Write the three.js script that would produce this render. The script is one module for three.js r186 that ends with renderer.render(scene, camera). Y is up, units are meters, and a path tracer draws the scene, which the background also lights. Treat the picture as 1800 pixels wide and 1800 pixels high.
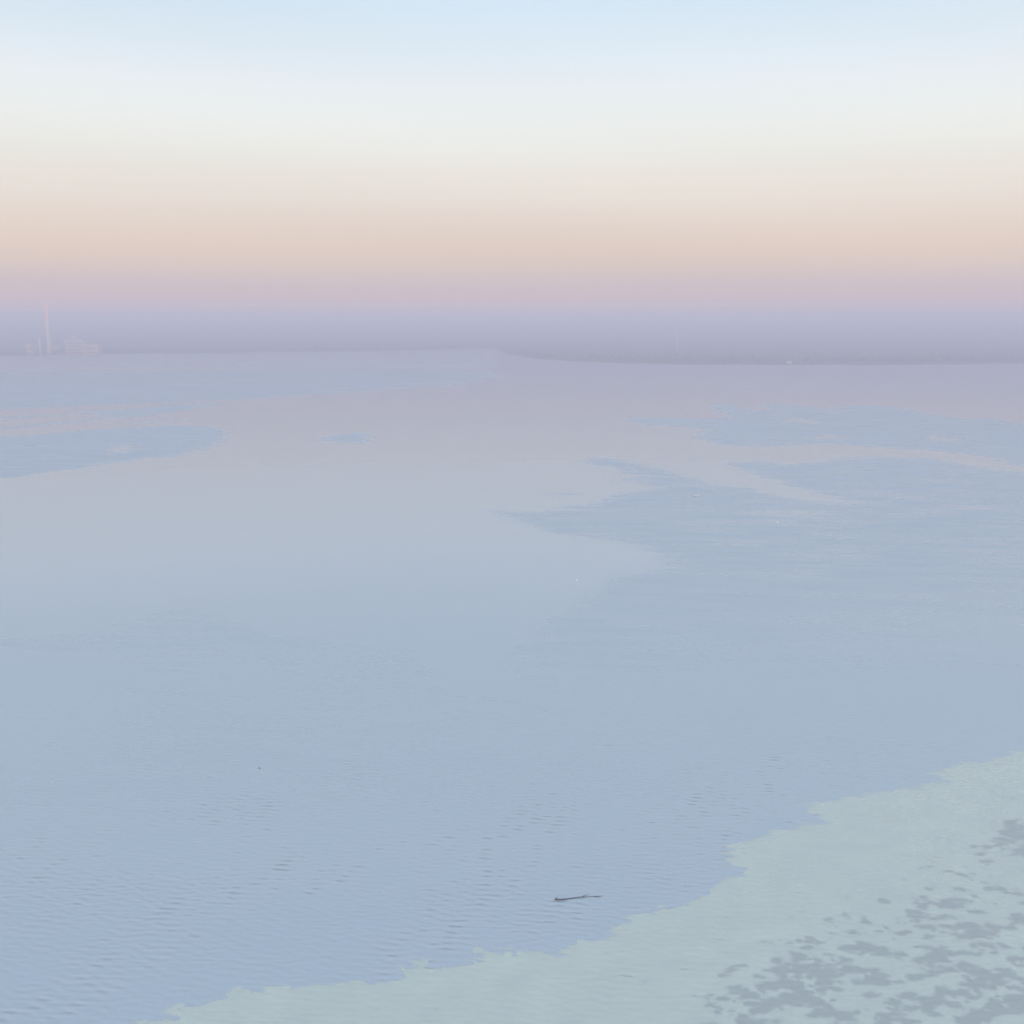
import * as THREE from 'three';
import { mergeGeometries } from 'three/addons/utils/BufferGeometryUtils.js';
import { RoundedBoxGeometry } from 'three/addons/geometries/RoundedBoxGeometry.js';

// ---------------------------------------------------------------- camera
const H = 100, FOV = 50, T = Math.tan(FOV * Math.PI / 360);
const PITCH = Math.atan((900 - 572) / 900 * T);
const SP = Math.sin(PITCH), CP = Math.cos(PITCH);
const scene = new THREE.Scene();
const camera = new THREE.PerspectiveCamera(FOV, 1, 1, 90000);
camera.position.set(0, H, 0);
camera.rotation.x = -PITCH;
const lin = (c) => { c /= 255; return c <= 0.04045 ? c / 12.92 : Math.pow((c + 0.055) / 1.055, 2.4); };
const clamp = (x, a, b) => Math.min(b, Math.max(a, x));
const smooth = (a, b, x) => { const t = clamp((x - a) / (b - a), 0, 1); return t * t * (3 - 2 * t); };
const mix = (a, b, t) => a + (b - a) * t;

// faint uneven veils in the twilight haze
const SKYVAR = (a, b) => 0.012 * Math.sin(a * 2.1 + 1.3 * Math.sin(b * 0.7)) * Math.cos(b * 0.9 + a * 0.8) + 0.008 * Math.sin(a * 4.7 + b * 1.9 + 2);
// ---------------------------------------------------------------- air, sky and sun
const FOG = 5.0e-4;
const HAZE = [0.433, 0.451, 0.58];                 // what the far haze looks like once lit
const SUN_EL = 4 * Math.PI / 180, SUN_AZ = 0.18;   // low behind the camera
const sunDir = new THREE.Vector3(Math.sin(SUN_AZ) * Math.cos(SUN_EL), Math.sin(SUN_EL), Math.cos(SUN_AZ) * Math.cos(SUN_EL));
scene.fog = new THREE.FogExp2(new THREE.Color().setRGB(0.81, 0.83, 1.0), FOG);
{
  // twilight sky away from the sun: blue above, ivory, then the pink belt over the lilac horizon
  const rows = [[15.4, 210, 228, 243], [13.9, 216, 231, 242], [12.4, 224, 234, 242], [11.4, 230, 236, 240], [10, 233, 237, 236], [8.7, 233, 234, 230], [7.6, 231, 228, 221],
    [6.25, 229, 221, 214], [4.9, 223, 210, 201], [3.8, 219, 202, 193], [2.9, 210, 196, 193], [2.1, 199, 188, 195], [1.4, 192, 181, 193]];
  const TOP = 167.5, path = (e) => Math.min((TOP - H) / Math.sin(Math.max(e, 0.05) * Math.PI / 180), 30000);
  const seen = rows.map(([e, ...c]) => {
    const t = Math.exp(-FOG * path(e));
    return [e, ...c.map((v, k) => Math.max((lin(v) - HAZE[k] * (1 - t)) / t, 0.2))];
  });
  const low = seen[seen.length - 1]; seen.push([0.9, low[1] * 1.05, low[2], low[3] * 0.98]);
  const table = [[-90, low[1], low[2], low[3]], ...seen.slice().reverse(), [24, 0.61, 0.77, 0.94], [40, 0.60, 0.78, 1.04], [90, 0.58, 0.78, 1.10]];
  const W = 1024, HH = 1024, data = new Float32Array(W * HH * 4);
  for (let r = 0; r < HH; r++) {
    const e = ((r + 0.5) / HH - 0.5) * 180;
    let i = 0; while (i < table.length - 2 && table[i + 1][0] < e) i++;
    const t = clamp((e - table[i][0]) / (table[i + 1][0] - table[i][0]), 0, 1), c0 = [1, 2, 3].map((k) => mix(table[i][k], table[i + 1][k], t)), c = [0, 0, 0];
    const er = e * Math.PI / 180;
    for (let q = 0; q < W; q++) {
      const a = ((q + 0.5) / W - 0.5) * 2 * Math.PI, x = Math.cos(a) * Math.cos(er), z = Math.sin(a) * Math.cos(er), y = Math.sin(er);
      const cs = x * sunDir.x + y * sunDir.y + z * sunDir.z, ang = Math.acos(clamp(cs, -1, 1)) * 180 / Math.PI;
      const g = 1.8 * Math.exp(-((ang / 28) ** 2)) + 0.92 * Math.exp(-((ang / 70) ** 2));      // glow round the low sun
      const o = (r * W + q) * 4, u = 1 + SKYVAR(x * 2.2 + z, y * 26 + z * 1.3);
      for (let k = 0; k < 3; k++) c[k] = c0[k] * u;
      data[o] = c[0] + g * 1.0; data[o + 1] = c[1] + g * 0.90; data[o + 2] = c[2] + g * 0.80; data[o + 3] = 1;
    }
  }
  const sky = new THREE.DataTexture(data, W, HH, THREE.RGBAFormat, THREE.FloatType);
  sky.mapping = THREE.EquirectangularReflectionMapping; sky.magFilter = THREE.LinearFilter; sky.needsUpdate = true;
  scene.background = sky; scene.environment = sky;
}
const sun = new THREE.DirectionalLight(new THREE.Color().setRGB(1, 0.70, 0.50), 3);
sun.position.copy(sunDir).multiplyScalar(6000).add(new THREE.Vector3(0, 0, -2000));
sun.target.position.set(0, 0, -2000);
sun.castShadow = true; sun.shadow.mapSize.set(2048, 2048);
Object.assign(sun.shadow.camera, { left: -4000, right: 4000, top: 600, bottom: -600, near: 10, far: 14000 });
scene.add(sun, sun.target);
const renderer = new THREE.WebGLRenderer({ antialias: true });
renderer.toneMapping = THREE.LinearToneMapping;
renderer.toneMappingExposure = 1;
renderer.shadowMap.enabled = true;

// ---------------------------------------------------------------- helpers
let rs = 12345;
const rnd = () => { rs = (rs + 0x6d2b79f5) | 0; let t = Math.imul(rs ^ (rs >>> 15), 1 | rs); t = (t + Math.imul(t ^ (t >>> 7), 61 | t)) ^ t; return ((t ^ (t >>> 14)) >>> 0) / 4294967296; };
const GRAD = new Float32Array(65536); for (let i = 0; i < 65536; i++) GRAD[i] = rnd();
const noise = (x, y) => {                                         // value noise, 0..1
  const ix = Math.floor(x), iy = Math.floor(y), fx = x - ix, fy = y - iy, u = fx * fx * fx * (fx * (fx * 6 - 15) + 10), v = fy * fy * fy * (fy * (fy * 6 - 15) + 10);
  const x0 = ix & 255, x1 = (ix + 1) & 255, y0 = (iy & 255) << 8, y1 = ((iy + 1) & 255) << 8;
  const a = GRAD[y0 | x0], b = GRAD[y0 | x1], c = GRAD[y1 | x0], d = GRAD[y1 | x1];
  return a + (b - a) * u + (c - a) * v + (a - b - c + d) * u * v;
};
const fbm = (x, y, n = 3) => { let s = 0, a = 0.5, m = 0; for (let i = 0; i < n; i++) { s += a * noise(x, y); m += a; a *= 0.5; x = x * 2.03 + 17.1; y = y * 2.03 + 5.3; } return s / m; };
const ray = (px, py) => { const u = (px - 900) / 900 * T, v = (900 - py) / 900 * T; return [u, -SP + v * CP, -CP - v * SP]; };
const ground = (px, py) => { const d = ray(px, py), t = H / -d[1]; return [d[0] * t, d[2] * t]; };   // where a point of the photograph lies on the water
const at = (px, py, s) => { const d = ray(px, py); return new THREE.Vector3(d[0] * s, H + d[1] * s, d[2] * s); };
const numbered = (() => { const n = {}; return (name) => { const k = n[name] = (n[name] ?? -1) + 1; return k ? `${name}_${String(k).padStart(3, '0')}` : name; }; })();
function shade(o) { o.traverse((m) => { if (m.isMesh) { m.castShadow = true; m.receiveShadow = true; } }); return o; }
function mesh(name, geometry, material, parent) { const m = new THREE.Mesh(geometry, material); m.name = parent ? name : numbered(name); (parent ?? scene).add(m); return shade(m); }
function tag(o, label, category, extra) { o.userData = { label, category, ...extra }; return o; }
function structure(o, label) { o.userData = { kind: 'structure', ...(label ? { label } : {}) }; return o; }
function stuff(o, label, category) { o.userData = { kind: 'stuff', ...(label ? { label, category } : {}) }; return o; }
function thing(name, label, category, x, y, z, turn = 0, extra) {
  const g = new THREE.Group(); g.name = numbered(name); g.position.set(x, y, z); g.rotation.y = turn; scene.add(g); return tag(g, label, category, extra);
}
const col = (r, g, b) => new THREE.Color().setRGB(r, g, b);
const std = (r, g, b, roughness = 0.85, more = {}) => new THREE.MeshStandardMaterial({ color: col(r, g, b), roughness, ...more });
function grey8(W, HH, f) { const d = new Uint8Array(W * HH * 4); for (let i = 0; i < W * HH; i++) { const v = clamp(Math.round(f(i % W, Math.floor(i / W)) * 255), 0, 255); d[i * 4] = d[i * 4 + 1] = d[i * 4 + 2] = v; d[i * 4 + 3] = 255; } const t = new THREE.DataTexture(d, W, HH); t.magFilter = THREE.LinearFilter; t.minFilter = THREE.LinearFilter; t.needsUpdate = true; return t; }
// a rectangle of the water plane, with a raster over it: x0..x1 to the right, z0 (near) .. z1 (far, more negative)
function raster(rect, W, HH, shapes, blur) {
  const [x0, x1, z0, z1] = rect, c = document.createElement('canvas'); c.width = W; c.height = HH;
  const g = c.getContext('2d'); g.fillStyle = '#000'; g.fillRect(0, 0, W, HH);
  for (const { pts, v } of shapes) {
    g.fillStyle = `rgb(${[v, v, v].map((k) => Math.round(k * 255))})`; g.beginPath();
    pts.forEach(([px, py], i) => { const [x, z] = ground(px, py), a = (x - x0) / (x1 - x0) * W, b = (z - z0) / (z1 - z0) * HH; i ? g.lineTo(a, b) : g.moveTo(a, b); });
    g.closePath(); g.fill();
  }
  const im = g.getImageData(0, 0, W, HH).data, a = new Float32Array(W * HH), t = new Float32Array(W * HH);
  for (let i = 0; i < W * HH; i++) a[i] = im[i * 4] / 255;
  for (let pass = 0; pass < 2; pass++) {
    const rx = Math.max(0, Math.round(blur[0] / (x1 - x0) * W)), ry = Math.max(0, Math.round(blur[1] / Math.abs(z1 - z0) * HH));
    for (let y = 0; y < HH; y++) { let s = 0; for (let k = -rx; k <= rx; k++) s += a[y * W + clamp(k, 0, W - 1)]; for (let x = 0; x < W; x++) { t[y * W + x] = s / (2 * rx + 1); s += a[y * W + Math.min(W - 1, x + rx + 1)] - a[y * W + Math.max(0, x - rx)]; } }
    for (let x = 0; x < W; x++) { let s = 0; for (let k = -ry; k <= ry; k++) s += t[clamp(k, 0, HH - 1) * W + x]; for (let y = 0; y < HH; y++) { a[y * W + x] = s / (2 * ry + 1); s += t[Math.min(HH - 1, y + ry + 1) * W + x] - t[Math.max(0, y - ry) * W + x]; } }
  }
  return (x, z) => {
    const u = clamp((x - x0) / (x1 - x0) * W - 0.5, 0, W - 1.001), v = clamp((z - z0) / (z1 - z0) * HH - 0.5, 0, HH - 1.001), i = Math.floor(u), j = Math.floor(v), p = u - i, q = v - j, o = j * W + i;
    return (a[o] * (1 - p) + a[o + 1] * p) * (1 - q) + (a[o + W] * (1 - p) + a[o + W + 1] * p) * q;
  };
}
const ell = (cx, cy, rx, ry, v) => ({ v, pts: Array.from({ length: 20 }, (_, i) => [cx + rx * Math.cos(i / 20 * 6.2832), cy + ry * Math.sin(i / 20 * 6.2832)]) });

// ---------------------------------------------------------------- wind on the water: where the ripples stand (v = how strong)
const WIND = [
  { v: 0.34, pts: [[845, 890], [900, 915], [1000, 938], [1110, 958], [1180, 974], [1188, 988], [1160, 1002], [1100, 1012], [1060, 1030], [1020, 1055], [980, 1075], [940, 1105], [900, 1130], [870, 1150], [820, 1185], [800, 1225], [980, 1310], [1250, 1390], [1500, 1350], [1860, 1250], [1960, 1230], [1960, 850], [1720, 820], [1640, 806], [1560, 803], [1480, 806], [1400, 818], [1330, 812], [1280, 815], [1340, 835], [1440, 868], [1520, 892], [1420, 880], [1330, 862], [1250, 848], [1170, 830], [1085, 808], [1028, 808], [1090, 828], [1150, 845], [1120, 840], [1080, 842], [1175, 860], [1150, 863], [1105, 868], [1060, 878], [1010, 893], [960, 900], [900, 897]] },
  { v: 0.47, pts: [[845, 890], [900, 915], [1000, 938], [1110, 958], [1180, 974], [1188, 988], [1160, 1002], [1100, 1012], [1060, 1030], [1020, 1055], [980, 1075], [940, 1105], [900, 1130], [870, 1150], [850, 1170], [940, 1200], [1150, 1190], [1350, 1130], [1600, 1085], [1960, 1080], [1960, 850], [1720, 820], [1640, 806], [1560, 803], [1480, 806], [1400, 818], [1330, 812], [1280, 815], [1340, 835], [1440, 868], [1520, 892], [1420, 880], [1330, 862], [1250, 848], [1170, 830], [1085, 808], [1028, 808], [1090, 828], [1150, 845], [1120, 840], [1080, 842], [1175, 860], [1150, 863], [1105, 868], [1060, 878], [1010, 893], [960, 900], [900, 897]] },
  { v: 0.55, pts: [[845, 890], [900, 915], [1000, 938], [1110, 958], [1180, 974], [1188, 988], [1160, 1002], [1100, 1012], [1060, 1030], [1020, 1055], [980, 1075], [930, 1112], [900, 1132], [1000, 1150], [1150, 1120], [1320, 1065], [1520, 1030], [1960, 1035], [1960, 850], [1720, 820], [1640, 806], [1560, 803], [1480, 806], [1400, 818], [1330, 812], [1280, 815], [1340, 835], [1440, 868], [1520, 892], [1420, 880], [1330, 862], [1250, 848], [1170, 830], [1085, 808], [1028, 808], [1090, 828], [1150, 845], [1120, 840], [1080, 842], [1175, 860], [1150, 863], [1105, 868], [1060, 878], [1010, 893], [960, 900], [900, 897]] },
  { v: 0.62, pts: [[845, 890], [900, 915], [1000, 938], [1110, 958], [1180, 974], [1188, 988], [1300, 1000], [1500, 1000], [1700, 985], [1960, 985], [1960, 850], [1720, 820], [1640, 806], [1560, 803], [1480, 806], [1400, 818], [1330, 812], [1280, 815], [1340, 835], [1440, 868], [1520, 892], [1420, 880], [1330, 862], [1250, 848], [1170, 830], [1085, 808], [1028, 808], [1090, 828], [1150, 845], [1120, 840], [1080, 842], [1175, 860], [1150, 863], [1105, 868], [1060, 878], [1010, 893], [960, 900], [900, 897]] },
  { v: 0.70, pts: [[850, 892], [900, 912], [1000, 936], [1100, 958], [1215, 972], [1450, 945], [1700, 935], [1960, 925], [1960, 850], [1720, 820], [1640, 806], [1560, 803], [1480, 806], [1400, 818], [1330, 812], [1280, 815], [1340, 835], [1440, 868], [1520, 892], [1420, 880], [1330, 862], [1250, 848], [1170, 830], [1085, 808], [1028, 808], [1090, 828], [1150, 845], [1120, 840], [1080, 842], [1175, 860], [1150, 863], [1105, 868], [1060, 878], [1010, 893], [960, 900], [900, 897]] },
  { v: 0.80, pts: [[1095, 740], [1110, 733], [1160, 735], [1230, 736], [1270, 735], [1280, 731], [1245, 713], [1260, 709], [1310, 717], [1355, 724], [1340, 710], [1360, 709], [1420, 714], [1470, 722], [1490, 713], [1560, 714], [1620, 725], [1650, 731], [1690, 737], [1740, 735], [1800, 748], [1960, 775], [1960, 850], [1800, 818], [1740, 805], [1700, 797], [1620, 791], [1560, 788], [1500, 784], [1460, 780], [1400, 783], [1330, 785], [1270, 781], [1225, 772], [1230, 763], [1260, 757], [1220, 751], [1150, 748]] },
  { v: 0.1, pts: [[1372, 738], [1400, 736], [1442, 741], [1430, 746], [1394, 744]] }, { v: 0.15, pts: [[1425, 766], [1456, 763], [1492, 767], [1476, 772], [1440, 773]] }, { v: 0.15, pts: [[1618, 768], [1640, 764], [1680, 770], [1694, 778], [1650, 777]] },
  ell(1400, 900, 90, 6, 0.35), ell(1560, 870, 120, 5, 0.55), ell(1690, 845, 80, 4, 0.5), ell(1225, 868, 60, 5, 0.5),
  ell(990, 870, 34, 5, 0.6), ell(1330, 686, 16, 2.5, 0.5),
  { v: 0.50, pts: [[-90, 1105], [60, 1118], [150, 1104], [240, 1084], [300, 1062], [340, 1058], [380, 1066], [420, 1085], [520, 1110], [640, 1128], [740, 1140], [800, 1175], [780, 1215], [640, 1250], [420, 1260], [300, 1210], [180, 1175], [60, 1160], [-90, 1160]] },
  { v: 0.44, pts: [[-90, 1350], [120, 1330], [180, 1260], [120, 1190], [240, 1150], [420, 1130], [640, 1150], [800, 1190], [960, 1270], [1240, 1380], [1200, 1450], [900, 1470], [-90, 1440]] },
  { v: 0.30, pts: [[-150, 616], [300, 617], [700, 614], [870, 613], [880, 640], [860, 650], [640, 648], [300, 652], [-150, 657]] },
  { v: 0.50, pts: [[120, 1340], [250, 1310], [420, 1330], [560, 1400], [500, 1470], [300, 1440], [140, 1420]] },
  { v: 0.6, pts: [[-90, 1520], [200, 1530], [500, 1560], [760, 1530], [1000, 1500], [1240, 1490], [1340, 1520], [1000, 1700], [500, 1830], [-200, 1900]] },
  // the long streak and the broken patches on the left, and the lone patch in the calm
  { v: 1, pts: [[-120, 728], [0, 720], [150, 713], [300, 706.5], [450, 700], [600, 690], [720, 681], [800, 676], [850, 668], [896, 659], [860, 655], [780, 652], [640, 650], [480, 651], [300, 654], [120, 657], [-120, 659]] },
  { v: 1, pts: [[-120, 862], [0, 841], [60, 832], [150, 820], [240, 808], [290, 803], [330, 797], [375, 780], [400, 762], [385, 752], [340, 748], [270, 750], [180, 754], [90, 762], [0, 768], [-120, 776]] },
  { v: 0.9, pts: [[-120, 741], [0, 735], [90, 728], [110, 729], [0, 738], [-120, 745]] }, { v: 0.95, pts: [[110, 724], [200, 722], [300, 713], [400, 707], [330, 720], [250, 732], [190, 735], [120, 744], [0, 757], [-120, 762], [-120, 758], [0, 753], [110, 741], [200, 734], [170, 728]] },
  { v: 0.15, pts: [[186, 792], [200, 785], [222, 783], [240, 780], [238, 787], [222, 793], [205, 800], [194, 800]] }, { v: 0.3, pts: [[66, 806], [80, 800], [98, 799], [92, 804], [74, 809]] }, { v: 0.3, pts: [[12, 812], [40, 809], [50, 811], [24, 815]] }, { v: 0.2, pts: [[302, 776], [330, 771], [352, 772], [326, 777]] }, { v: 0.4, pts: [[20, 786], [60, 781], [100, 779], [62, 786]] }, { v: 0.9, pts: [[240, 742], [330, 737], [330, 739], [240, 745]] },
  { v: 1, pts: [[572, 772], [584, 768], [594, 764], [604, 765], [611, 761], [622, 762], [634, 759], [647, 761], [650, 770], [642, 775], [622, 779], [610, 781], [598, 776], [586, 775]] }, { v: 0.5, pts: [[556, 773], [574, 771], [578, 776], [560, 777]] },
];
const windAngle = 0.12, wc = Math.cos(windAngle), ws = Math.sin(windAngle);
function windField(rect, W, HH, blur, reach = 9, streak = 1.3, gaps = 0.2) {
  const m = raster(rect, W, HH, WIND, blur), k = blur[0];
  return (x, z) => {
    const a = x * wc + z * ws, b = -x * ws + z * wc;                              // along and across the streaks
    const wx = (fbm(a / (k * 9), b / (k * 1.6), 4) - 0.5) * k * reach, wz = (fbm(a / (k * 6) + 40, b / (k * 3) + 9, 4) - 0.5) * k * Math.min(5, reach);
    const v = m(x + wx, z + wz) * mix(1, smooth(0.30, 0.52, fbm(a / (k * 7) + 60, b / (k * 2.2) + 20, 4)), gaps), fine = fbm(a / (k * 5) + 7, b / (k * 0.8) + 3, 4) - 0.5, broad = fbm(a / 240 + 3, b / 90 + 8, 3) - 0.5;
    return clamp(v * (1 + streak * fine) + fine * (0.8 * streak * v * (1 - v) + 0.03) + broad * 0.2, 0, 1);
  };
}
const NEAR = [-300, 300, -60, -430], MID = [-900, 900, -430, -1500], FAR = [-3600, 3600, -1500, -6200];
const rough = (v) => 0.06 + 0.50 * v;
const silt = [0.33, 0.39, 0.42];   // one colour for all the turbid water; ripples change only its gloss and relief
const waterMat = (roughnessMap, bumpMap, bumpScale = 1) => new THREE.MeshPhysicalMaterial({ color: col(...silt), roughness: 1, ior: 2.3, roughnessMap, ...(bumpMap ? { bumpMap, bumpScale } : {}) });
function fieldMap(rect, W, HH, f) { const [x0, x1, z0, z1] = rect; return grey8(W, HH, (i, j) => f(mix(x0, x1, (i + 0.5) / W), mix(z0, z1, (j + 0.5) / HH))); }
const windNear = windField(NEAR, 600, 370, [4.5, 8], 2.5, 0.5, 0.2), windMid = windField(MID, 900, 540, [4.5, 8], 6, 0.9, 0.28), windFar = windField(FAR, 1200, 800, [14, 30]);
// ripples: short-crested wavelets a metre and a half long, running with the breeze
const waves = []; for (let i = 0; i < 26; i++) { const l = 0.95 + rnd() * 1.25, dir = 1.80 + (rnd() + rnd() + rnd() - 1.5) * 0.42; waves.push([Math.cos(dir) * 6.2832 / l, Math.sin(dir) * 6.2832 / l, rnd() * 6.2832, l / 26]); }
const rippleMap = fieldMap(NEAR, 2048, 1264, (x, z) => {
  const gust = (0.62 + 0.5 * smooth(0.36, 0.70, fbm(x / 16 + z / 40, z / 22 - x / 60, 4)) * smooth(150, 0, x)) * smooth(-340, -190, z);
  let s = 0; for (const [a, b, p, k] of waves) s += k * Math.sin(a * x + b * z + p);
  return 0.5 + s * gust * 0.42;
});
const M = {
  near: waterMat(fieldMap(NEAR, 1024, 632, (x, z) => rough(windNear(x, z))), rippleMap, 0.38),
  mid: waterMat(fieldMap(MID, 1800, 1070, (x, z) => rough(windMid(x, z)))),
  far: waterMat(fieldMap(FAR, 1800, 1175, (x, z) => rough(windFar(x, z)))),
  open: waterMat(null, null),
};
M.open.roughness = 0.14;
M.shallow = new THREE.MeshPhysicalMaterial({ color: col(0.83, 0.885, 0.82), roughness: 0.07, ior: 2.0, transmission: 0.66, thickness: 0, bumpMap: rippleMap, bumpScale: 0.28 });

// ---------------------------------------------------------------- the edge of the sandbank
const EDGE = [[-40, 1840], [120, 1822], [200, 1806], [255, 1797], [300, 1792], [306, 1778], [352, 1766], [405, 1734], [432, 1730], [480, 1737], [540, 1735], [600, 1725], [640, 1730], [675, 1731], [692, 1723], [700, 1710], [735, 1690], [790, 1699], [812, 1690], [834, 1675], [842, 1660], [880, 1662], [915, 1672], [1000, 1675], [1008, 1652], [1040, 1648], [1085, 1645], [1092, 1618], [1140, 1604], [1210, 1588], [1245, 1570], [1290, 1540], [1320, 1532], [1356, 1527], [1352, 1521], [1300, 1518], [1268, 1506], [1290, 1480], [1340, 1470], [1395, 1474], [1350, 1455], [1420, 1452], [1458, 1444], [1455, 1434], [1400, 1430], [1420, 1412], [1500, 1400], [1640, 1378], [1675, 1372], [1650, 1350], [1760, 1330], [1880, 1300]];
// f > 0 over the bank: its ragged edge is cut into two sheets of water, clear over the sand and silty beyond
const bankRaw = raster(NEAR, 1500, 925, [{ v: 1, pts: [...EDGE, [2300, 1250], [2300, 2600], [-500, 2600], [-500, 1850]] }], [1.6, 1.8]);
const bank = (x, z) => {
  const wx = (fbm(x * 0.16 + 9, z * 0.5, 4) - 0.5) * 9, wz = (fbm(x * 0.28, z * 0.28 + 31, 4) - 0.5) * 6;
  return bankRaw(x + wx, z + wz) - 0.5 + (fbm(x * 0.7 + z * 0.2, z * 1.9 - x * 0.3, 3) - 0.5) * 0.55;
};
function cut(rect, f, block, n) {                                         // level sheets on either side of f = 0, fine cells only along it
  const out = [[], []], s = block / n;
  const put = (k, poly) => { for (let i = 1; i + 1 < poly.length; i++) out[k].push(poly[0][0], 0, poly[0][1], poly[i][0], 0, poly[i][1], poly[i + 1][0], 0, poly[i + 1][1]); };
  const clip = (k, c, v) => { const p = [], sg = k ? 1 : -1; for (let i = 0; i < 4; i++) { const j = (i + 1) % 4, a = v[i] * sg, b = v[j] * sg; if (a >= 0) p.push(c[i]); if ((a >= 0) !== (b >= 0)) { const t = a / (a - b); p.push([mix(c[i][0], c[j][0], t), mix(c[i][1], c[j][1], t)]); } } if (p.length > 2) put(k, p); };
  for (let z = rect[2]; z > rect[3]; z -= block) for (let x = rect[0]; x < rect[1]; x += block) {
    const v = []; let lo = 1e9, hi = -1e9;
    for (let j = 0; j <= n; j++) for (let i = 0; i <= n; i++) { const q = f(x + i * s, z - j * s); v.push(q); lo = Math.min(lo, q); hi = Math.max(hi, q); }
    if (lo > 0 || hi <= 0) { put(lo > 0 ? 1 : 0, [[x, z], [x + block, z], [x + block, z - block], [x, z - block]]); continue; }
    for (let j = 0; j < n; j++) for (let i = 0; i < n; i++) {
      const o = j * (n + 1) + i, w = [v[o], v[o + 1], v[o + n + 2], v[o + n + 1]].map((q) => (q === 0 ? 1e-6 : q)), X = x + i * s, Z = z - j * s, c = [[X, Z], [X + s, Z], [X + s, Z - s], [X, Z - s]];
      if (w.every((q) => q > 0)) put(1, c); else if (w.every((q) => q < 0)) put(0, c); else { clip(0, c, w); clip(1, c, w); }
    }
  }
  return out.map((pos) => {
    const g = new THREE.BufferGeometry(), u = new Float32Array(pos.length / 3 * 2), nn = new Float32Array(pos.length); g.setAttribute('position', new THREE.Float32BufferAttribute(pos, 3));
    for (let i = 0; i < pos.length / 3; i++) { u[i * 2] = (pos[i * 3] - rect[0]) / (rect[1] - rect[0]); u[i * 2 + 1] = (pos[i * 3 + 2] - rect[2]) / (rect[3] - rect[2]); nn[i * 3 + 1] = 1; }
    g.setAttribute('uv', new THREE.BufferAttribute(u, 2)); g.setAttribute('normal', new THREE.BufferAttribute(nn, 3)); return g;
  });
}
const [openSheet, bankSheet] = cut(NEAR, bank, 5, 20);
function flat(points, rect, y) {                                         // a level sheet with uv 0..1 over a rectangle in metres
  const g = new THREE.ShapeGeometry(new THREE.Shape(points.map(([x, z]) => new THREE.Vector2(x, -z)))); g.rotateX(-Math.PI / 2); g.translate(0, y, 0);
  const p = g.attributes.position, u = g.attributes.uv;
  for (let i = 0; i < p.count; i++) u.setXY(i, (p.getX(i) - rect[0]) / (rect[1] - rect[0]), (p.getZ(i) - rect[2]) / (rect[3] - rect[2]));
  return g.toNonIndexed();
}
const box = (r) => [[r[0], r[2]], [r[1], r[2]], [r[1], r[3]], [r[0], r[3]]];
{
  // one sheet of water to the horizon: near, middle and far fields with their own ripple maps, and the open water round them
  const FULL = 26000;
  const gs = [openSheet, flat(box(MID), MID, 0), flat(box(FAR), FAR, 0)];
  const ring = [];
  const inner = [NEAR, MID, FAR];
  for (const r of inner) { ring.push(flat([[-FULL, r[2]], [r[0], r[2]], [r[0], r[3]], [-FULL, r[3]]], FAR, 0), flat([[r[1], r[2]], [FULL, r[2]], [FULL, r[3]], [r[1], r[3]]], FAR, 0)); }
  ring.push(flat([[-FULL, 9000], [FULL, 9000], [FULL, NEAR[2]], [-FULL, NEAR[2]]], FAR, 0), flat([[-FULL, FAR[3]], [FULL, FAR[3]], [FULL, -FULL], [-FULL, -FULL]], FAR, 0));
  gs.push(mergeGeometries(ring));
  structure(mesh('water', mergeGeometries(gs, true), [M.near, M.mid, M.far, M.open]), 'calm pale blue lagoon with bands of wind ripples reaching to the far shore');
  structure(mesh('shallow_water', bankSheet, M.shallow), 'clear shallow water over the pale sandbank at the lower right');
}
// the sandbank and the bottom under it, 0.5 m below the surface, with low sand ripples
{
  const shelf = raster(NEAR, 1200, 740, [{ v: 1, pts: [...EDGE, [2300, 1250], [2300, 2600], [-500, 2600], [-500, 1850]] }], [5, 5]);
  const [x0, x1, z0, z1] = NEAR, NX = 600, NZ = 370, g = new THREE.PlaneGeometry(x1 - x0, z0 - z1, NX, NZ); g.rotateX(-Math.PI / 2); g.translate((x0 + x1) / 2, 0, (z0 + z1) / 2);
  const p = g.attributes.position, u = g.attributes.uv;
  for (let i = 0; i < p.count; i++) { const x = p.getX(i), z = p.getZ(i); p.setY(i, -0.03 - smooth(0.72, 1, shelf(x, z)) * (0.17 + 0.06 * fbm(x / 14, z / 14, 3))); u.setXY(i, x / 40, z / 40); }
  g.computeVertexNormals();
  const N = 512, d = new Uint8Array(N * N * 4), per = (x, y, f) => { const a = x / N, b = y / N; return mix(mix(fbm(a * f, b * f), fbm((a - 1) * f, b * f), a), mix(fbm(a * f, (b - 1) * f), fbm((a - 1) * f, (b - 1) * f), a), b); };
  for (let i = 0; i < N * N; i++) { const x = i % N, y = Math.floor(i / N), v = 0.95 + (per(x, y, 9) - 0.5) * 0.15 + (per(y, x, 40) - 0.5) * 0.10 + (rnd() - 0.5) * 0.05; d[i * 4] = 199 * v; d[i * 4 + 1] = 198 * v; d[i * 4 + 2] = 186 * v; d[i * 4 + 3] = 255; }
  const map = new THREE.DataTexture(d, N, N); map.colorSpace = THREE.SRGBColorSpace; map.wrapS = map.wrapT = THREE.RepeatWrapping; map.magFilter = THREE.LinearFilter; map.needsUpdate = true;
  structure(mesh('sandbank', g, new THREE.MeshStandardMaterial({ map, roughness: 1 })), 'pale submerged sandbank with ragged edge at the lower right');
}
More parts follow.
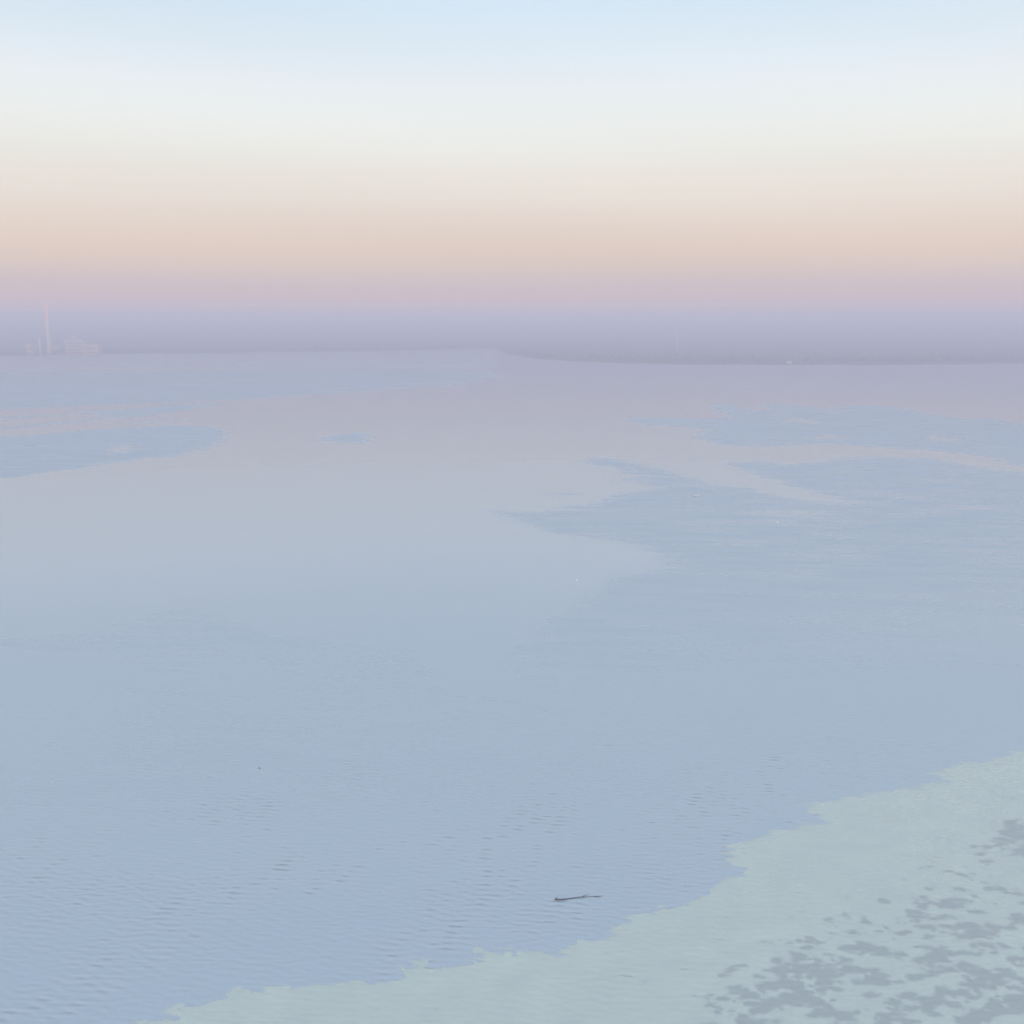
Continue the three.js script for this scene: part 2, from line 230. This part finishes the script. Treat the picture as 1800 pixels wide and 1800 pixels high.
function scatter(name, geo, mat, spots, parent) {
  const m = new THREE.InstancedMesh(geo, mat, spots.length), q = new THREE.Object3D();
  spots.forEach(([x, y, z, s], i) => { q.position.set(x, y, z); q.rotation.y = rnd() * 6.28; q.scale.set(s * (0.85 + rnd() * 0.3), s, s * (0.85 + rnd() * 0.3)); q.updateMatrix(); m.setMatrixAt(i, q.matrix); m.setColorAt(i, new THREE.Color().setScalar(0.8 + rnd() * 0.4)); });
  m.name = parent ? name : numbered(name); (parent ?? scene).add(m); return shade(m);
}
// ---------------------------------------------------------------- seagrass on the sandbank
{
  const Z = (pts) => ({ v: 1, pts: pts.map(([a, b]) => [1200 + a / 3, 1550 + b / 3]) });
  const big = [
    Z([[500, 430], [545, 390], [620, 370], [700, 380], [720, 420], [790, 450], [830, 510], [790, 540], [740, 560], [760, 600], [720, 630], [780, 665], [700, 650], [600, 655], [520, 640], [440, 700], [380, 690], [360, 640], [420, 600], [440, 580], [380, 545], [460, 520], [520, 535], [560, 500], [480, 460]]),
    Z([[150, 600], [200, 580], [270, 545], [340, 545], [370, 580], [330, 610], [240, 620]]), Z([[140, 625], [190, 640], [230, 690], [180, 690]]),
    Z([[80, 740], [200, 720], [300, 700], [380, 710], [420, 745], [500, 740], [520, 830], [60, 830]]), Z([[690, 690], [730, 680], [780, 710], [720, 715]]),
    Z([[820, 690], [900, 670], [980, 690], [1100, 700], [1200, 710], [1220, 750], [1240, 830], [800, 830]]),
    Z([[1200, 610], [1260, 620], [1330, 590], [1420, 580], [1450, 530], [1500, 520], [1550, 570], [1550, 610], [1480, 640], [1400, 650], [1340, 690], [1270, 690], [1240, 650]]),
    Z([[1250, 370], [1330, 360], [1370, 335], [1450, 360], [1440, 380], [1390, 400], [1340, 430], [1280, 430]]),
    Z([[1450, 700], [1530, 660], [1620, 680], [1640, 620], [1740, 600], [1850, 560], [1850, 690], [1700, 690], [1620, 730], [1480, 740]]),
    Z([[1480, 450], [1560, 450], [1650, 480], [1700, 540], [1620, 570], [1540, 550], [1490, 500]]), Z([[1540, 320], [1610, 310], [1600, 350], [1550, 350]]), Z([[1630, 330], [1740, 320], [1750, 340], [1680, 360]]),
    Z([[1190, 180], [1230, 150], [1270, 170], [1325, 185], [1270, 205], [1200, 205]]), Z([[1230, 110], [1300, 100], [1350, 110], [1300, 140], [1250, 130]]), Z([[1390, 100], [1520, 92], [1500, 115], [1400, 125]]),
    Z([[1460, 205], [1560, 200], [1650, 215], [1680, 265], [1640, 285], [1570, 270], [1500, 245], [1410, 245]]), Z([[725, 250], [790, 262], [825, 282], [770, 275]]), Z([[555, 310], [600, 290], [690, 285], [720, 300], [600, 325]]),
    Z([[225, 470], [290, 410], [320, 435], [260, 465], [240, 490]]), Z([[920, 490], [970, 478], [1050, 492], [1120, 500], [1000, 515]]), Z([[1085, 465], [1150, 450], [1190, 468], [1130, 475]]), Z([[770, 410], [830, 405], [880, 425], [820, 435]]), Z([[900, 345], [960, 330], [1005, 343], [960, 375], [880, 370]]),
    Z([[1080, 660], [1180, 670], [1200, 690], [1080, 690]]), Z([[1480, 10], [1560, 40], [1530, 45]]), Z([[1560, -10], [1650, 5], [1600, 12]]), Z([[1690, -320], [1800, -330], [1860, -290], [1780, -260], [1700, -300]]), Z([[1660, -270], [1780, -260], [1850, -200], [1760, -195], [1650, -225]]),
    Z([[1720, -180], [1850, -180], [1850, -130], [1760, -140]]), Z([[170, 105], [205, 95], [200, 112]]), Z([[715, 545], [860, 600], [885, 607]]),
    { v: 1, pts: [[418, 1751], [424, 1748], [432, 1750], [428, 1755], [420, 1755]] }, { v: 1, pts: [[1082, 1686], [1090, 1684], [1097, 1688], [1086, 1689]] }, { v: 1, pts: [[1194, 1693], [1202, 1694], [1198, 1697]] },
  ];
  const area = [-130, 190, -128, -300], S = raster(area, 1280, 688, big, [0.35, 0.35]), dens = raster(area, 640, 344, [{ v: 1, pts: [[1200, 1860], [1290, 1700], [1400, 1630], [1560, 1575], [1650, 1500], [1740, 1440], [1900, 1400], [1960, 1860]] }], [9, 9]);
  const step = 0.21;
  const field = (x, z) => {
    const wx = (fbm(x / 2.2, z / 0.8 + 11, 4) - 0.5) * 5.5, wz = (fbm(x / 1.6 + 30, z / 1.0, 4) - 0.5) * 3.0, s = S(x + wx, z + wz), d = dens(x, z);
    const small = fbm(x / 3.0 + 70, z / 1.6 + 3, 5) - mix(0.90, 0.605, d) + 0.04 * (fbm(x / 20, z / 20) - 0.5), gaps = fbm(x / 2.0 + 5, z / 1.1, 4) - 0.40;
    return Math.max(Math.min(s - 0.5, gaps * 2.0), small * 2.2);
  };
  const spots = [];
  for (let z = area[2]; z > area[3]; z -= step) for (let x = area[0]; x < area[1]; x += step) {
    const X = x + (rnd() - 0.5) * step * 1.6, Z = z + (rnd() - 0.5) * step * 1.6, v = field(X, Z);
    if (v > -0.05 && rnd() < smooth(-0.05, 0.10, v)) spots.push([X, -0.17 + 0.03 * rnd(), Z, 0.7 + 0.6 * rnd()]);
  }
  const pos = [];
  for (let i = 0; i < 9; i++) { const a = i / 9 * 6.2832 + (rnd() - 0.5) * 0.6, l = 0.20 + rnd() * 0.12, w = 0.05, c = Math.cos(a), q = Math.sin(a), h = 0.03 + rnd() * 0.03; pos.push(-q * w, 0, c * w, q * w, 0, -c * w, c * l, h, q * l); }
  const tuft = new THREE.BufferGeometry(); tuft.setAttribute('position', new THREE.Float32BufferAttribute(pos, 3)); tuft.computeVertexNormals();
  stuff(scatter('seagrass', tuft, std(0.11, 0.125, 0.12, 1, { side: THREE.DoubleSide }), spots), 'ragged dark patches of seagrass on the pale sandbank', 'seagrass');
}

// ---------------------------------------------------------------- the far shore
// the far shore: low land from the water's edge to the horizon
const shorePx = [[-400, 632], [-100, 627], [300, 622], [600, 618], [800, 614], [872, 612], [893, 624], [950, 632], [1050, 638], [1200, 642], [1500, 643], [1800, 640], [2100, 634], [2300, 630]];
const shoreAt = (px) => { let i = 0; while (i < shorePx.length - 2 && shorePx[i + 1][0] < px) i++; const [a, b] = shorePx[i], [c, d] = shorePx[i + 1]; return b + (d - b) * clamp((px - a) / (c - a), 0, 1); };
{
  const NA = 360, ND = 46, pos = [], idx = [];
  for (let i = 0; i <= NA; i++) {
    const px = -400 + 2700 * i / NA, [ex, ez] = ground(px, shoreAt(px) + (fbm(px / 40, 2) - 0.5) * 2.4), L = Math.hypot(ex, ez);
    for (let j = 0; j <= ND; j++) {
      const t = j / ND, d = L * Math.pow(23000 / L, t), x = ex / L * d, z = ez / L * d, in_ = d - L;
      pos.push(x, j === 0 ? -0.6 : mix(1.2, 16, smooth(200, 6000, in_)) * (0.5 + fbm(x / 900, z / 900, 4)) + smooth(5000, 14000, in_) * 60 * fbm(x / 2600, z / 2600), z);
    }
  }
  for (let i = 0; i < NA; i++) for (let j = 0; j < ND; j++) { const a = i * (ND + 1) + j, b = a + ND + 1; idx.push(a, b, a + 1, b, b + 1, a + 1); }
  const g = new THREE.BufferGeometry(); g.setAttribute('position', new THREE.Float32BufferAttribute(pos, 3)); g.setIndex(idx); g.computeVertexNormals();
  structure(mesh('far_shore', g, std(0.17, 0.18, 0.15, 1, { side: THREE.DoubleSide })), 'low hazy land along the far shore under the horizon');
  // its woods: trees with a trunk and a crown of loose leaf faces
  const leaves = [], crown = (n, w, h, y0) => { for (let i = 0; i < n; i++) { const a = rnd() * 6.28, f = rnd(), rr = w * Math.sqrt(rnd()) * Math.sin(Math.PI * (0.12 + 0.83 * f)), x = Math.cos(a) * rr, z = Math.sin(a) * rr, y = y0 + f * h, s = 0.9 + rnd() * 1.2; for (let k = 0; k < 3; k++) leaves.push(x + (rnd() - 0.5) * s * 2, y + (rnd() - 0.5) * s * 2, z + (rnd() - 0.5) * s * 2); } };
  crown(70, 4.6, 11, 2.5);
  const cg = new THREE.BufferGeometry(); cg.setAttribute('position', new THREE.Float32BufferAttribute(leaves, 3)); cg.computeVertexNormals();
  const tg = new THREE.CylinderGeometry(0.2, 0.45, 7, 5).toNonIndexed(); tg.translate(0, 3.5, 0); tg.deleteAttribute('uv');
  const tree = mergeGeometries([cg, tg]), spots = [];
  for (let i = 0; i < 7000; i++) {
    const px = 880 + 1150 * rnd(), [ex, ez] = ground(px, shoreAt(px)), L = Math.hypot(ex, ez), d = L + 220 + 2600 * Math.pow(rnd(), 1.3), x = ex / L * d, z = ez / L * d;
    if (fbm(x / 260, z / 260, 3) > 0.25) spots.push([x, 0.5, z, 0.28 + rnd() * 0.25]);
  }
  for (let i = 0; i < 3000; i++) {
    const px = -150 + 1030 * rnd(), [ex, ez] = ground(px, shoreAt(px)), L = Math.hypot(ex, ez), d = L + 20 + 1400 * Math.pow(rnd(), 1.4), x = ex / L * d, z = ez / L * d;
    if (fbm(x / 260, z / 260, 3) > 0.40) spots.push([x, 0.5, z, 0.28 + rnd() * 0.25]);
  }
  stuff(scatter('shore_woods', tree, std(0.085, 0.095, 0.08, 1, { side: THREE.DoubleSide }), spots), 'dark hazy woods lining the far shore', 'woods');
}

// ---------------------------------------------------------------- the power station on the left horizon
const STN = 3800, PXM = T / 900 * STN;                                   // metres per pixel of the photograph out there
const concrete = std(0.72, 0.62, 0.55, 0.9), cladding = std(0.54, 0.45, 0.42, 0.8), roofM = std(0.30, 0.30, 0.32, 0.9), glassM = std(0.06, 0.07, 0.09, 0.2), steel = std(0.35, 0.35, 0.37, 0.6);
const boxg = (w, h, d, x, y, z) => { const g = new THREE.BoxGeometry(w, h, d); g.translate(x, y + h / 2, z); return g; };
{
  const top = at(81, 536.5, STN), h = top.y;
  const t = thing('chimney', 'tall slender power station chimney with sunlit orange top, left horizon', 'chimney', top.x, 0, top.z);
  const rAt = (y) => mix(7.6, 4.9, y / h), seg = (a, b, o = 0) => { const g = new THREE.CylinderGeometry(rAt(b) + o, rAt(a) + o, b - a, 32, 1, o === 0 && b >= h); g.translate(0, (a + b) / 2, 0); return g; };
  mesh('shaft', seg(0, h * 0.70), concrete, t);
  mesh('top_band', seg(h * 0.70, h, 0.06), std(0.85, 0.43, 0.28, 0.85), t);
  mesh('rim', new THREE.TorusGeometry(rAt(h) + 0.1, 0.7, 8, 32).rotateX(Math.PI / 2).translate(0, h - 0.2, 0), concrete, t);
  for (const f of [0.45, 0.7, 0.93]) {
    const gal = mesh('gallery', new THREE.CylinderGeometry(rAt(h * f) + 1.8, rAt(h * f) + 1.4, 0.5, 24).translate(0, h * f, 0), steel, t);
    mesh('railing', new THREE.TorusGeometry(rAt(h * f) + 1.7, 0.12, 6, 32).rotateX(Math.PI / 2).translate(0, h * f + 1.3, 0), steel, gal);
  }
  mesh('ladder', boxg(0.8, h - 4, 0.4, rAt(h / 2) + 1.2, 2, 0), steel, t);
  mesh('flue_duct', boxg(26, 9, 9, 16, 18, 0), cladding, t);
}
function hall(name, label, px0, px1, pyTop, s, depth, storeys, more) {
  const a = at(px0, pyTop, s), b = at(px1, pyTop, s), w = b.x - a.x, h = a.y;
  const t = thing(name, label, 'industrial building', (a.x + b.x) / 2, 0, a.z);
  mesh('wall', boxg(w, h, depth, 0, 0, 0), cladding, t);
  const r = mesh('roof', boxg(w + 1, 1.2, depth + 1, 0, h + 0.003, 0), roofM, t);
  mesh('vent', boxg(w * 0.12, 3, 4, -w * 0.2, h + 1.206, 0), steel, r); mesh('vent', boxg(w * 0.12, 3, 4, w * 0.22, h + 1.206, 0), steel, r);
  for (let k = 0; k < storeys; k++) { const wn = mesh('window_band', boxg(w * 0.86, 2.6, 0.3, 0, 6 + (h - 10) * k / storeys, depth / 2 + 0.1), steel, t); for (let q = 0; q < 6; q++) mesh('pane', boxg(w * 0.86 / 6 - 0.6, 2, 0.2, (q - 2.5) * w * 0.86 / 6, 6.3 + (h - 10) * k / storeys, depth / 2 + 0.28), glassM, wn); }
  mesh('door', boxg(5, 6, 0.3, w * 0.38, 0, depth / 2 + 0.15), steel, t);
  more?.(t, w, h);
  return t;
}
hall('boiler_house', 'tall pale boiler house standing right of the power station chimney', 118, 150, 596.5, STN, 40, 4, (t, w, h) => { mesh('bunker_gallery', boxg(w * 0.5, 7, 12, -w * 0.2, h + 4.5, -6), cladding, t); });
hall('turbine_hall', 'long low turbine hall with sunlit wall at the right end of the power station', 150.4, 176, 604, STN, 36, 2);
hall('workshop_hall', 'low pale workshop hall left of the power station chimney', 49, 60, 604, STN - 60, 34, 2);
{
  const top = at(69, 594, STN - 40), t = thing('flue_tower', 'short slender tower just left of the tall power station chimney', 'tower', top.x, 0, top.z);
  mesh('shaft', new THREE.CylinderGeometry(3.4, 4.2, top.y, 24).translate(0, top.y / 2, 0), concrete, t);
  mesh('cap', new THREE.CylinderGeometry(4.1, 3.7, 2.4, 24).translate(0, top.y + 1.25, 0), steel, t);
}
{
  const top = at(1190.5, 587, 4300), t = thing('silo_tower', 'single pale tower rising from the far shore right of centre', 'tower', top.x, 0, top.z), h = top.y;
  mesh('shaft', new THREE.CylinderGeometry(4.6, 5.0, h - 10, 28).translate(0, (h - 10) / 2, 0), cladding, t);
  mesh('head', new THREE.CylinderGeometry(6.2, 5.4, 8, 28).translate(0, h - 5.9, 0), std(0.7, 0.66, 0.6), t);
  mesh('roof', new THREE.ConeGeometry(6.4, 2, 28).translate(0, h - 0.8, 0), roofM, t);
}
// a white house at the water's edge
{
  const [x, z] = ground(1387, 639.5), t = thing('lakeside_house', 'small white house on the water edge of the far shore', 'house', x, 1, z), white = std(0.8, 0.78, 0.76, 0.7);
  mesh('wall', boxg(12, 4.4, 8, 0, 0, 0), white, t);
  const s = new THREE.Shape([new THREE.Vector2(-4.6, 0), new THREE.Vector2(4.6, 0), new THREE.Vector2(0, 3)]), rg = new THREE.ExtrudeGeometry(s, { depth: 12.8, bevelEnabled: false }); rg.rotateY(Math.PI / 2); rg.translate(-6.4, 4.404, 0);
  const roof = mesh('roof', rg, std(0.5, 0.48, 0.47), t); mesh('chimney_stack', boxg(0.9, 2.4, 0.9, 3, 6, -1), std(0.4, 0.25, 0.2), roof);
  for (const dx of [-4, -1.2, 4]) { const f = mesh('window', boxg(1.5, 1.6, 0.12, dx, 1.4, 4.03), white, t); mesh('pane', boxg(1.2, 1.3, 0.08, dx, 1.55, 4.08), glassM, f); }
  mesh('door', boxg(1.1, 2.2, 0.12, 1.4, 0.1, 4.03), std(0.2, 0.25, 0.3), t);
}

// ---------------------------------------------------------------- on the water
// a drifting trunk: thick broken root end at the left, thinning to the right
{
  const pts = [[977, 1583.6], [985, 1582.6], [997, 1580.8], [1008, 1579.2], [1020, 1577.4], [1032, 1576.8], [1045, 1576.1], [1062, 1575.0]].map(([a, b], i) => { const [x, z] = ground(a, b); return new THREE.Vector3(x, [0.30, 0.16, 0.07, 0.05, 0.04, 0.0, 0.02, -0.03][i], z); });
  const [ox, oz] = [pts[0].x, pts[0].z]; for (const p of pts) { p.x -= ox; p.z -= oz; }
  const taper = (curve, n, r0, r1, lump) => {
    const g = new THREE.TubeGeometry(curve, n, 1, 10, false), p = g.attributes.position, v = new THREE.Vector3();
    for (let i = 0; i <= n; i++) { const c = curve.getPointAt(i / n), r = mix(r0, r1, i / n); for (let k = 0; k <= 10; k++) { const q = i * 11 + k; v.fromBufferAttribute(p, q).sub(c).multiplyScalar(r * (1 + lump * (noise(i * 0.6, (k % 10) * 0.9) - 0.5))); p.setXYZ(q, c.x + v.x, c.y + v.y, c.z + v.z); } }
    g.computeVertexNormals(); return g;
  };
  const bark = std(0.06, 0.065, 0.07, 0.9), t = thing('driftwood_trunk', 'long dark driftwood trunk floating in the water beside the sandbank', 'driftwood', ox, 0, oz), C = new THREE.CatmullRomCurve3(pts);
  mesh('trunk', taper(C, 60, 0.12, 0.035, 0.5), bark, t);
  const V = (x, y, z) => new THREE.Vector3(x, y, z), limb = (a, b, c, r0, r1) => taper(new THREE.CatmullRomCurve3([a, b, c]), 10, r0, r1, 0.4);
  mesh('root_stub', limb(V(-0.15, 0.2, 0), V(0.1, 0.42, -0.25), V(0.35, 0.50, -0.42), 0.10, 0.03), bark, t);
  const b1 = C.getPointAt(0.55), b2 = C.getPointAt(0.78);
  mesh('branch', limb(b1, b1.clone().add(V(0.5, 0.12, -0.35)), b1.clone().add(V(1.3, 0.1, -0.7)), 0.07, 0.02), bark, t);
  mesh('branch', limb(b2, b2.clone().add(V(0.6, 0.08, 0.2)), b2.clone().add(V(1.4, 0.04, 0.35)), 0.05, 0.015), bark, t);
}
// birds: a body that tapers to the tail, an S-shaped neck, a head with a bill, folded wings
function bird(name, label, px, py, turn, k, neck, plumage, billM, wingM, category) {
  const [x, z] = ground(px, py), t = thing(name, label, category, x, 0, z, turn); t.scale.setScalar(k);
  const prof = [[0.001, -0.52], [0.06, -0.46], [0.13, -0.36], [0.20, -0.18], [0.235, 0.02], [0.22, 0.2], [0.16, 0.34], [0.08, 0.42], [0.001, 0.45]].map(([r, y]) => new THREE.Vector2(r, y));
  const b = new THREE.LatheGeometry(prof, 20); b.rotateZ(-Math.PI / 2); b.scale(1, 0.85, 1.05); b.translate(0, 0.1, 0);
  const p = b.attributes.position; for (let i = 0; i < p.count; i++) { const xx = p.getX(i); if (xx < -0.2) p.setY(i, p.getY(i) + (-0.2 - xx) * 0.45); } b.computeVertexNormals();
  const nk = new THREE.TubeGeometry(new THREE.CatmullRomCurve3([[0.30, 0.12, 0], [0.46, 0.22 * neck + 0.1, 0], [0.42, 0.48 * neck + 0.1, 0], [0.44, 0.66 * neck + 0.1, 0], [0.52, 0.72 * neck + 0.1, 0]].map((v) => new THREE.Vector3(...v))), 18, 0.055, 10);
  const hd = new THREE.SphereGeometry(0.085, 14, 10); hd.scale(1.25, 0.9, 0.85); hd.translate(0.55, 0.74 * neck + 0.1, 0);
  mesh('body', mergeGeometries([b, nk, hd].map((g) => g.toNonIndexed())), plumage, t);
  mesh('bill', new THREE.ConeGeometry(0.035, 0.17, 8).rotateZ(-Math.PI / 2 - 0.25).translate(0.70, 0.71 * neck + 0.1, 0), billM, t);
  for (const s of [-1, 1]) { const w = new THREE.SphereGeometry(0.3, 16, 10); w.scale(1.25, 0.55, 0.28); w.rotateZ(-0.22); w.translate(-0.1, 0.2, s * 0.17); mesh('wing', w, wingM, t); }
  return t;
}
const whiteF = std(0.85, 0.83, 0.80, 0.8), orange = std(0.6, 0.2, 0.04, 0.6), darkF = std(0.06, 0.055, 0.05, 0.8), greyF = std(0.11, 0.10, 0.09, 0.8);
bird('swan', 'white swan alone in the bright calm tongue of water, centre', 1013.5, 1021, 0.5, 0.9, 1, whiteF, orange, whiteF, 'swan');
bird('swan', 'white swan on the rippled blue water at right, below the small boat', 1367.5, 918.5, 2.6, 1.15, 1, whiteF, orange, whiteF, 'swan');
bird('duck', 'small dark duck alone on the water in the left foreground', 456, 1350.5, 2.2, 0.5, 0.55, darkF, orange, greyF, 'duck');
// a small white open boat
{
  const [x, z] = ground(1224, 872), t = thing('rowing_boat', 'small white open boat on the rippled water right of centre', 'boat', x, 0, z, 0.12);
  const N = 18, K = 10, pos = [], idx = [], st = (i, k, inset) => { const u = i / N, w = (0.78 * Math.pow(Math.sin(Math.PI * Math.min(1, 0.30 + 0.70 * u)), 0.75) - inset) , a = (k / K - 0.5) * Math.PI, d = 0.55 + 0.28 * u * u; return [mix(-2.2, 2.2, u) * (1 - inset * 0.06), -Math.cos(a) * 0.42 * (1 - u * u * 0.5) + d * 0.75 + (inset > 0 ? 0.05 : 0), Math.sin(a) * Math.max(0.01, w)]; };
  for (let i = 0; i <= N; i++) for (let k = 0; k <= K; k++) pos.push(...st(i, k, 0));
  for (let i = 0; i < N; i++) for (let k = 0; k < K; k++) { const a = i * (K + 1) + k, b = a + K + 1; idx.push(a, a + 1, b, b, a + 1, b + 1); }
  const c0 = pos.length / 3; pos.push(-2.2, 0.3, 0); for (let k = 0; k < K; k++) idx.push(c0, k + 1, k);
  const g = new THREE.BufferGeometry(); g.setAttribute('position', new THREE.Float32BufferAttribute(pos, 3)); g.setIndex(idx); g.computeVertexNormals();
  const white = std(0.8, 0.8, 0.78, 0.35, { side: THREE.DoubleSide }), wood = std(0.3, 0.2, 0.12, 0.6);
  mesh('hull', g, white, t);
  for (const xx of [-1.2, 0.1, 1.1]) mesh('thwart', boxg(0.3, 0.05, 1.2, xx, 0.32, 0), wood, t);
  const om = mesh('outboard_motor', new RoundedBoxGeometry(0.35, 0.55, 0.3, 3, 0.08).translate(-2.38, 0.62, 0), std(0.05, 0.05, 0.06, 0.4), t);
  mesh('tiller', new THREE.CylinderGeometry(0.025, 0.025, 0.6, 8).rotateZ(Math.PI / 2).translate(-1.95, 0.8, 0), steel, om);
}
renderer.render(scene, camera);
